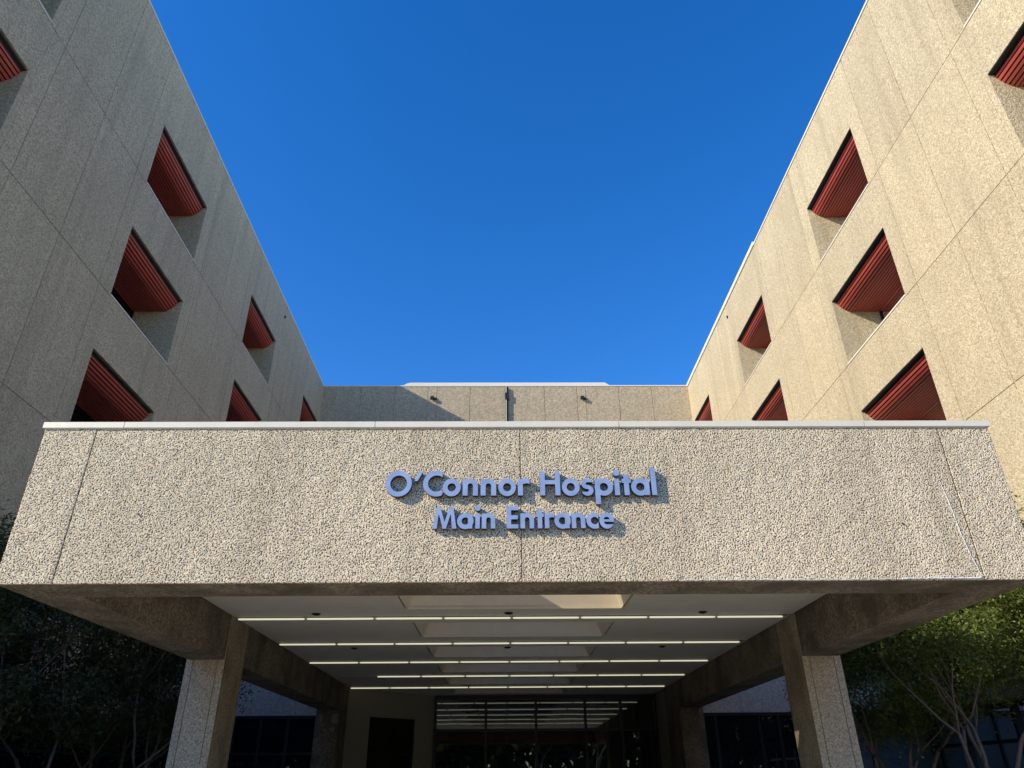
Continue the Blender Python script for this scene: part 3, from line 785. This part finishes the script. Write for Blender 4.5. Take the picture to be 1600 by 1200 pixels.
def sd_poly(X_, Y_, pts):      # convex polygon, ccw
    d = np.full_like(X_, -1e9)
    for (x0_, y0_), (x1_, y1_) in zip(pts, pts[1:] + pts[:1]):
        ex, ey = x1_ - x0_, y1_ - y0_; L_ = math.hypot(ex, ey)
        d = np.maximum(d, ((X_ - x0_) * ey - (Y_ - y0_) * ex) / L_)
    return d
T = 0.195                      # stroke in cap heights
XH = 0.675
def U(*a):
    r_ = a[0]
    for q in a[1:]: r_ = np.minimum(r_, q)
    return r_
def I(*a):
    r_ = a[0]
    for q in a[1:]: r_ = np.maximum(r_, q)
    return r_
def gl(ch, X_, Y_, W):
    if ch == 'O': return sd_ring(X_, Y_, W / 2, 0.5, 0.53, T, 1.06 / W)
    if ch == "'": return sd_poly(X_, Y_, [(0.0, 0.60), (0.12, 0.60), (W, 1.0), (W * 0.50, 1.0)])
    if ch == 'C':
        r_ = sd_ring(X_, Y_, 0.53, 0.5, 0.53, T)
        return I(r_, (X_ - W))
    if ch == 'H': return U(sd_box(X_, Y_, T / 2, 0.5, T / 2, 0.5), sd_box(X_, Y_, W - T / 2, 0.5, T / 2, 0.5), sd_box(X_, Y_, W / 2, 0.54, W / 2 - 0.01, T / 2 * 0.85))
    if ch == 'o': return sd_ring(X_, Y_, W / 2, XH / 2, XH / 2 + 0.025, T, (XH + 0.05) / W)
    if ch == 'n':
        ro = W / 2; cy_ = XH + 0.02 - ro
        return U(sd_box(X_, Y_, T / 2, XH / 2, T / 2, XH / 2), I(sd_ring(X_, Y_, ro, cy_, ro, T), cy_ - Y_), sd_box(X_, Y_, W - T / 2, cy_ / 2, T / 2, cy_ / 2))
    if ch == 'r':
        ro = 0.34; cy_ = XH + 0.02 - ro
        return U(sd_box(X_, Y_, T / 2, XH / 2, T / 2, XH / 2), I(sd_ring(X_, Y_, ro, cy_, ro, T), (cy_ + 0.12) - Y_, X_ - W))
    if ch == 's':
        ro = (XH + 0.04 + T * 0.85) / 4; t_ = T * 0.85; a_ = XH + 0.02 - ro; b_ = ro - 0.02; cx = W / 2; sq = 2 * ro / (W * 0.98)
        up = I(sd_ring(X_, Y_, cx, a_, ro, t_, sq), -np.maximum(X_ - cx - 0.02, a_ - Y_ + 0.0)) if False else None
        ru = sd_ring(X_, Y_, cx, a_, ro, t_, sq); rl = sd_ring(X_, Y_, cx, b_, ro, t_, sq)
        ru = I(ru, -I(cx - X_, Y_ - a_ - 0.06)); rl = I(rl, -I(X_ - cx, b_ + -0.06 - Y_ + 0.0))
        return U(ru, rl)
    if ch == 'p':
        ro = XH / 2 + 0.02
        return U(sd_box(X_, Y_, T / 2, (XH - 0.36) / 2, T / 2, (XH + 0.36) / 2), sd_ring(X_, Y_, W - ro, XH / 2, ro, T))
    if ch == 'i': return U(sd_box(X_, Y_, W / 2, XH / 2, T / 2, XH / 2), np.hypot(X_ - W / 2, Y_ - 0.92) - 0.125)
    if ch == 't': return U(sd_box(X_, Y_, W / 2, 0.425, T / 2, 0.425), sd_box(X_, Y_, W / 2, XH - 0.085, W / 2, 0.085))
    if ch == 'a':
        ro = XH / 2 + 0.02
        return U(sd_box(X_, Y_, W - T / 2, XH / 2, T / 2, XH / 2), sd_ring(X_, Y_, ro, XH / 2, ro, T))
    if ch == 'l': return sd_box(X_, Y_, W / 2, 0.56, T / 2, 0.56)
    if ch == 'M':
        q = 0.20
        return U(sd_poly(X_, Y_, [(0, 0), (q, 0), (0.29, 1.0), (0.17, 1.0)]), sd_poly(X_, Y_, [(W - q, 0), (W, 0), (W - 0.17, 1.0), (W - 0.29, 1.0)]),
                 sd_poly(X_, Y_, [(W / 2 - 0.07, 0.0), (W / 2 + 0.09, 0.0), (0.31, 1.0), (0.17, 1.0)]), sd_poly(X_, Y_, [(W / 2 - 0.09, 0.0), (W / 2 + 0.07, 0.0), (W - 0.17, 1.0), (W - 0.31, 1.0)]))
    if ch == 'E':
        t_ = 0.18
        return U(sd_box(X_, Y_, T / 2, 0.5, T / 2, 0.5), sd_box(X_, Y_, W / 2, t_ / 2, W / 2, t_ / 2), sd_box(X_, Y_, W / 2, 1 - t_ / 2, W / 2, t_ / 2), sd_box(X_, Y_, W / 2 - 0.01, 0.5, W / 2 - 0.01, t_ / 2))
    if ch == 'c':
        r_ = sd_ring(X_, Y_, XH / 2 + 0.025, XH / 2, XH / 2 + 0.025, T)
        return I(r_, X_ - W)
    if ch == 'e':
        ro = XH / 2 + 0.025
        r_ = sd_ring(X_, Y_, ro, XH / 2, ro, T, 2 * ro / W if W > 0 else 1)
        cut = sd_box(X_, Y_, W, XH / 2 - 0.115, W / 2, 0.055)
        return U(I(r_, -cut), sd_box(X_, Y_, W / 2, XH / 2 + 0.0, W / 2 - 0.04, 0.055))
def letter(ch, x, z, W, cap, parent):
    res = 0.018
    pad = 0.05
    gx = np.arange(-pad, W + pad + res, res); gy = np.arange(-0.42 if ch == 'p' else -0.06, 1.16, res)
    GXX, GYY = np.meshgrid(gx, gy)
    S = gl(ch, GXX, GYY, W)
    S = np.where(np.abs(S) < 1e-5, 1e-5, S)
    mb = MB(); cache = {}
    yf, yb = CY - 0.072, CY - 0.014
    def P(k, px, py):
        if k not in cache:
            a = mb.vert((x + px * cap, yf, z + py * cap)); b = mb.vert((x + px * cap, yb, z + py * cap)); cache[k] = (a, b)
        return cache[k]
    nyy, nxx = S.shape
    ins = S < 0
    for j in range(nyy - 1):
        for i in range(nxx - 1):
            c4 = [(i, j), (i + 1, j), (i + 1, j + 1), (i, j + 1)]
            fl = [ins[b, a] for a, b in c4]
            if not any(fl): continue
            poly = []; cross = []
            for q in range(4):
                a, b = c4[q], c4[(q + 1) % 4]
                if fl[q]: poly.append(('v',) + a); P(('v',) + a, gx[a[0]], gy[a[1]])
                if fl[q] != fl[(q + 1) % 4]:
                    lo_, hi_ = (a, b) if a < b else (b, a)
                    s0, s1 = S[lo_[1], lo_[0]], S[hi_[1], hi_[0]]; tt = s0 / (s0 - s1); tt = min(0.98, max(0.02, tt))
                    key = ('e',) + lo_ + hi_
                    P(key, gx[lo_[0]] + (gx[hi_[0]] - gx[lo_[0]]) * tt, gy[lo_[1]] + (gy[hi_[1]] - gy[lo_[1]]) * tt)
                    poly.append(key); cross.append(len(poly) - 1)
            mb.face([cache[k_][0] for k_ in poly]); mb.face([cache[k_][1] for k_ in poly][::-1])
            if len(cross) == 2:
                n_ = len(poly)
                a, b = cross
                if (a + 1) % n_ != b: a, b = b, a
                ka, kb = poly[a], poly[b]
                mb.face((cache[ka][0], cache[ka][1], cache[kb][1], cache[kb][0]), 1)
    # stand-off pins
    return mb.build('letter', [M['letter'], M['letter_side']], parent)
KX = 0.001076; CAP1 = 0.287; CAP2 = 0.251
def zx(v): return -1.308 + (v - 80) * KX
L1 = [('O', 78, 350), ("'", 378, 462), ('C', 467, 668), ('o', 672, 860), ('n', 880, 1038), ('n', 1067, 1227), ('o', 1250, 1432), ('r', 1453, 1575),
      ('H', 1683, 1893), ('o', 1911, 2095), ('s', 2113, 2238), ('p', 2255, 2443), ('i', 2453, 2518), ('t', 2538, 2633), ('a', 2633, 2823), ('l', 2840, 2902)]
L2 = [('M', 583, 828), ('a', 833, 988), ('i', 1012, 1068), ('n', 1083, 1220), ('E', 1335, 1453), ('n', 1475, 1613), ('t', 1634, 1712), ('r', 1722, 1822),
      ('a', 1820, 1973), ('n', 1995, 2133), ('c', 2145, 2268), ('e', 2268, 2415)]
s1 = thing('building_sign', 'upper, larger line of raised blue metal letters naming the hospital on the canopy fascia', 'sign', 'raised lettering on the canopy fascia')
s2 = thing('building_sign', 'lower, smaller line of raised blue metal letters reading Main Entrance', 'sign', 'raised lettering on the canopy fascia')
for ch, a_, b_ in L1: letter(ch, zx(a_), 2.785 + CZ, (b_ - a_) * KX / CAP1, CAP1, s1)
for ch, a_, b_ in L2: letter(ch, zx(a_), 2.408 + CZ, (b_ - a_) * KX / CAP2, CAP2, s2)

# ------------------------------------------------------------------ trees
def tree(name, label, loc, seed, height, spread, stems, leaves, leafsize, leafm, group, crown_from=0.38, lean=(0, 0), trunk_r=0.07, cat='tree'):
    rnd = random.Random(seed); rs = np.random.default_rng(seed)
    root = thing(name, label, cat, group, loc)
    tb = MB(); tips = []
    def grow(p, d, L_, r, lev):
        n_ = 5; pts = [p]; rad = [r]
        for q in range(n_):
            if loc[1] > 0 and abs(p.x + loc[0] - 0.2) < 6.3: d.x = abs(d.x) * (1 if loc[0] > 0 else -1)
            d = (d + Vector((rnd.gauss(0, .14), rnd.gauss(0, .14), rnd.gauss(0.05, .08)))).normalized()
            p = p + d * L_ / n_; pts.append(p); rad.append(r * (1 - 0.45 * (q + 1) / n_))
            if lev >= 2 or (lev == 1 and q > 1): tips.append((p, lev))
        tb.tube(pts, rad, 7 if lev < 2 else 5)
        if lev >= 4: return
        for b in range(3 if lev else 2):
            az = rnd.uniform(0, 2 * math.pi); sp_ = rnd.uniform(.35, .75)
            nd_ = (d + Vector((math.cos(az) * sp_, math.sin(az) * sp_, rnd.uniform(-.15, .25)))).normalized()
            grow(p, nd_, L_ * rnd.uniform(.6, .8), rad[-1] * rnd.uniform(.6, .8), lev + 1)
    for k_ in range(stems):
        az = 2 * math.pi * (k_ + rnd.uniform(-.3, .3)) / stems
        tl = spread / height * rnd.uniform(.5, .95)
        d = Vector((math.cos(az) * tl + lean[0], math.sin(az) * tl + lean[1], 1)).normalized()
        grow(Vector((math.cos(az) * .12, math.sin(az) * .12, 0)), d, height * rnd.uniform(.36, .44), trunk_r * rnd.uniform(.7, 1.1), 0)
    tb.build('trunk', M['bark'], root, smooth=True)
    tp = np.array([list(p) for p, l in tips]); tp = tp[tp[:, 2] > height * crown_from * 0.8]
    pick = rs.integers(0, len(tp), leaves // 14)
    cc_ = tp[pick] + rs.normal(0, 0.26, (len(pick), 3))
    nc = 48
    q_ = rs.normal(0, 1, (nc, 3)); q_ /= np.linalg.norm(q_, axis=1)[:, None]; q_ *= rs.uniform(0.35, 1.0, (nc, 1)) ** 0.6
    cen = np.array([lean[0], lean[1], height * 0.70]) + q_ * np.array([spread * 0.95, spread * 0.95, height * 0.27])
    half = len(cc_) // 2
    cc_[:half] = cen[rs.integers(0, nc, half)] + rs.normal(0, 0.24, (half, 3)) * np.array([1.1, 1.1, 0.8])
    C_ = np.repeat(cc_, 14, 0) + rs.normal(0, 0.11, (len(pick) * 14, 3))
    if cat == 'tree' and abs(loc[0]) < 12 and loc[1] > 0: C_ = C_[np.abs(C_[:, 0] + loc[0] - 0.2) > 5.95]
    n_ = len(C_)
    nrm = rs.normal(0, 1, (n_, 3)); nrm[:, 2] = np.abs(nrm[:, 2]) + 0.35; nrm /= np.linalg.norm(nrm, axis=1)[:, None]
    t1 = np.cross(nrm, rs.normal(0, 1, (n_, 3))); t1 /= np.linalg.norm(t1, axis=1)[:, None]
    t2 = np.cross(nrm, t1)
    sz = rs.uniform(.6, 1.25, (n_, 1)) * leafsize
    V_ = np.stack([C_ - t1 * sz, C_ + t2 * sz * .42 + nrm * sz * .12, C_ + t1 * sz, C_ - t2 * sz * .42 + nrm * sz * .12], 1).reshape(-1, 3)
    Q_ = np.arange(n_ * 4).reshape(-1, 4)
    np_mesh('crown', V_, Q_, leafm, root)
    return root
GT = 'small trees in the beds beside the canopy'
tree('crape_myrtle', 'sunlit multi-stemmed tree right of the canopy, its leaves reaching the photo edge', (9.0, 15.2, 0.1), 11, 6.4, 2.6, 7, 84000, 0.048, M['leaf'], GT, crown_from=0.26)
tree('crape_myrtle', 'shaded multi-stemmed tree behind the right column, beside the sunlit tree', (8.6, 18.0, 0.1), 5, 5.2, 2.4, 6, 62000, 0.048, M['leaf'], GT, crown_from=0.26)
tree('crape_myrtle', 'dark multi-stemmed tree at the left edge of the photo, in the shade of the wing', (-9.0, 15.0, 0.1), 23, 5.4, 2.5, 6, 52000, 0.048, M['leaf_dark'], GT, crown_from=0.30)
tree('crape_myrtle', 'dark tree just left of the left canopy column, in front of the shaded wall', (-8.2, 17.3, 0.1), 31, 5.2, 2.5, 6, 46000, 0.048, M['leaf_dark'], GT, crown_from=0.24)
# street trees across the road, behind the viewer, mirrored in the glazing
st0 = tree('street_tree', 'tall leafy tree across the road, seen only mirrored in the entrance glazing', (-38, -36, 0), 77, 11.0, 5.0, 2, 9000, 0.16, M['leaf_dark'], 'street trees across the road', crown_from=0.2, trunk_r=0.2)
rnd = random.Random(4)
for k in range(9):
    c_ = copy_tree(st0); c_.location = (-30 + k * 8 + rnd.uniform(-1.5, 1.5), -36 + rnd.uniform(-3, 3), 0)
    c_.rotation_euler = (0, 0, rnd.uniform(0, 6.28)); c_.scale = [rnd.uniform(.85, 1.15)] * 3

# unseen leaf belt added beyond the street trees to darken what the glazing mirrors
rs = np.random.default_rng(9)
n_ = 36000
C_ = np.stack([rs.uniform(-95, 95, n_), rs.normal(-48, 2.2, n_), 9.5 * rs.uniform(0, 1, n_) ** 0.8], 1)
C_[:, 2] *= 0.85 + 0.15 * np.sin(C_[:, 0] * 0.7) * np.cos(C_[:, 0] * 0.23)
nrm = rs.normal(0, 1, (n_, 3)); nrm /= np.linalg.norm(nrm, axis=1)[:, None]
t1 = np.cross(nrm, rs.normal(0, 1, (n_, 3))); t1 /= np.linalg.norm(t1, axis=1)[:, None]; t2 = np.cross(nrm, t1)
z_ = rs.uniform(.35, .8, (n_, 1))
V_ = np.stack([C_ - t1 * z_, C_ + t2 * z_ * .6, C_ + t1 * z_, C_ - t2 * z_ * .6], 1).reshape(-1, 3)
o = np_mesh('backdrop', V_, np.arange(n_ * 4).reshape(-1, 4), M['leaf_dark'])
tag(o, 'added belt of dark leaves far across the road, out of view, darkening the glass reflections', 'backdrop', kind='stuff')
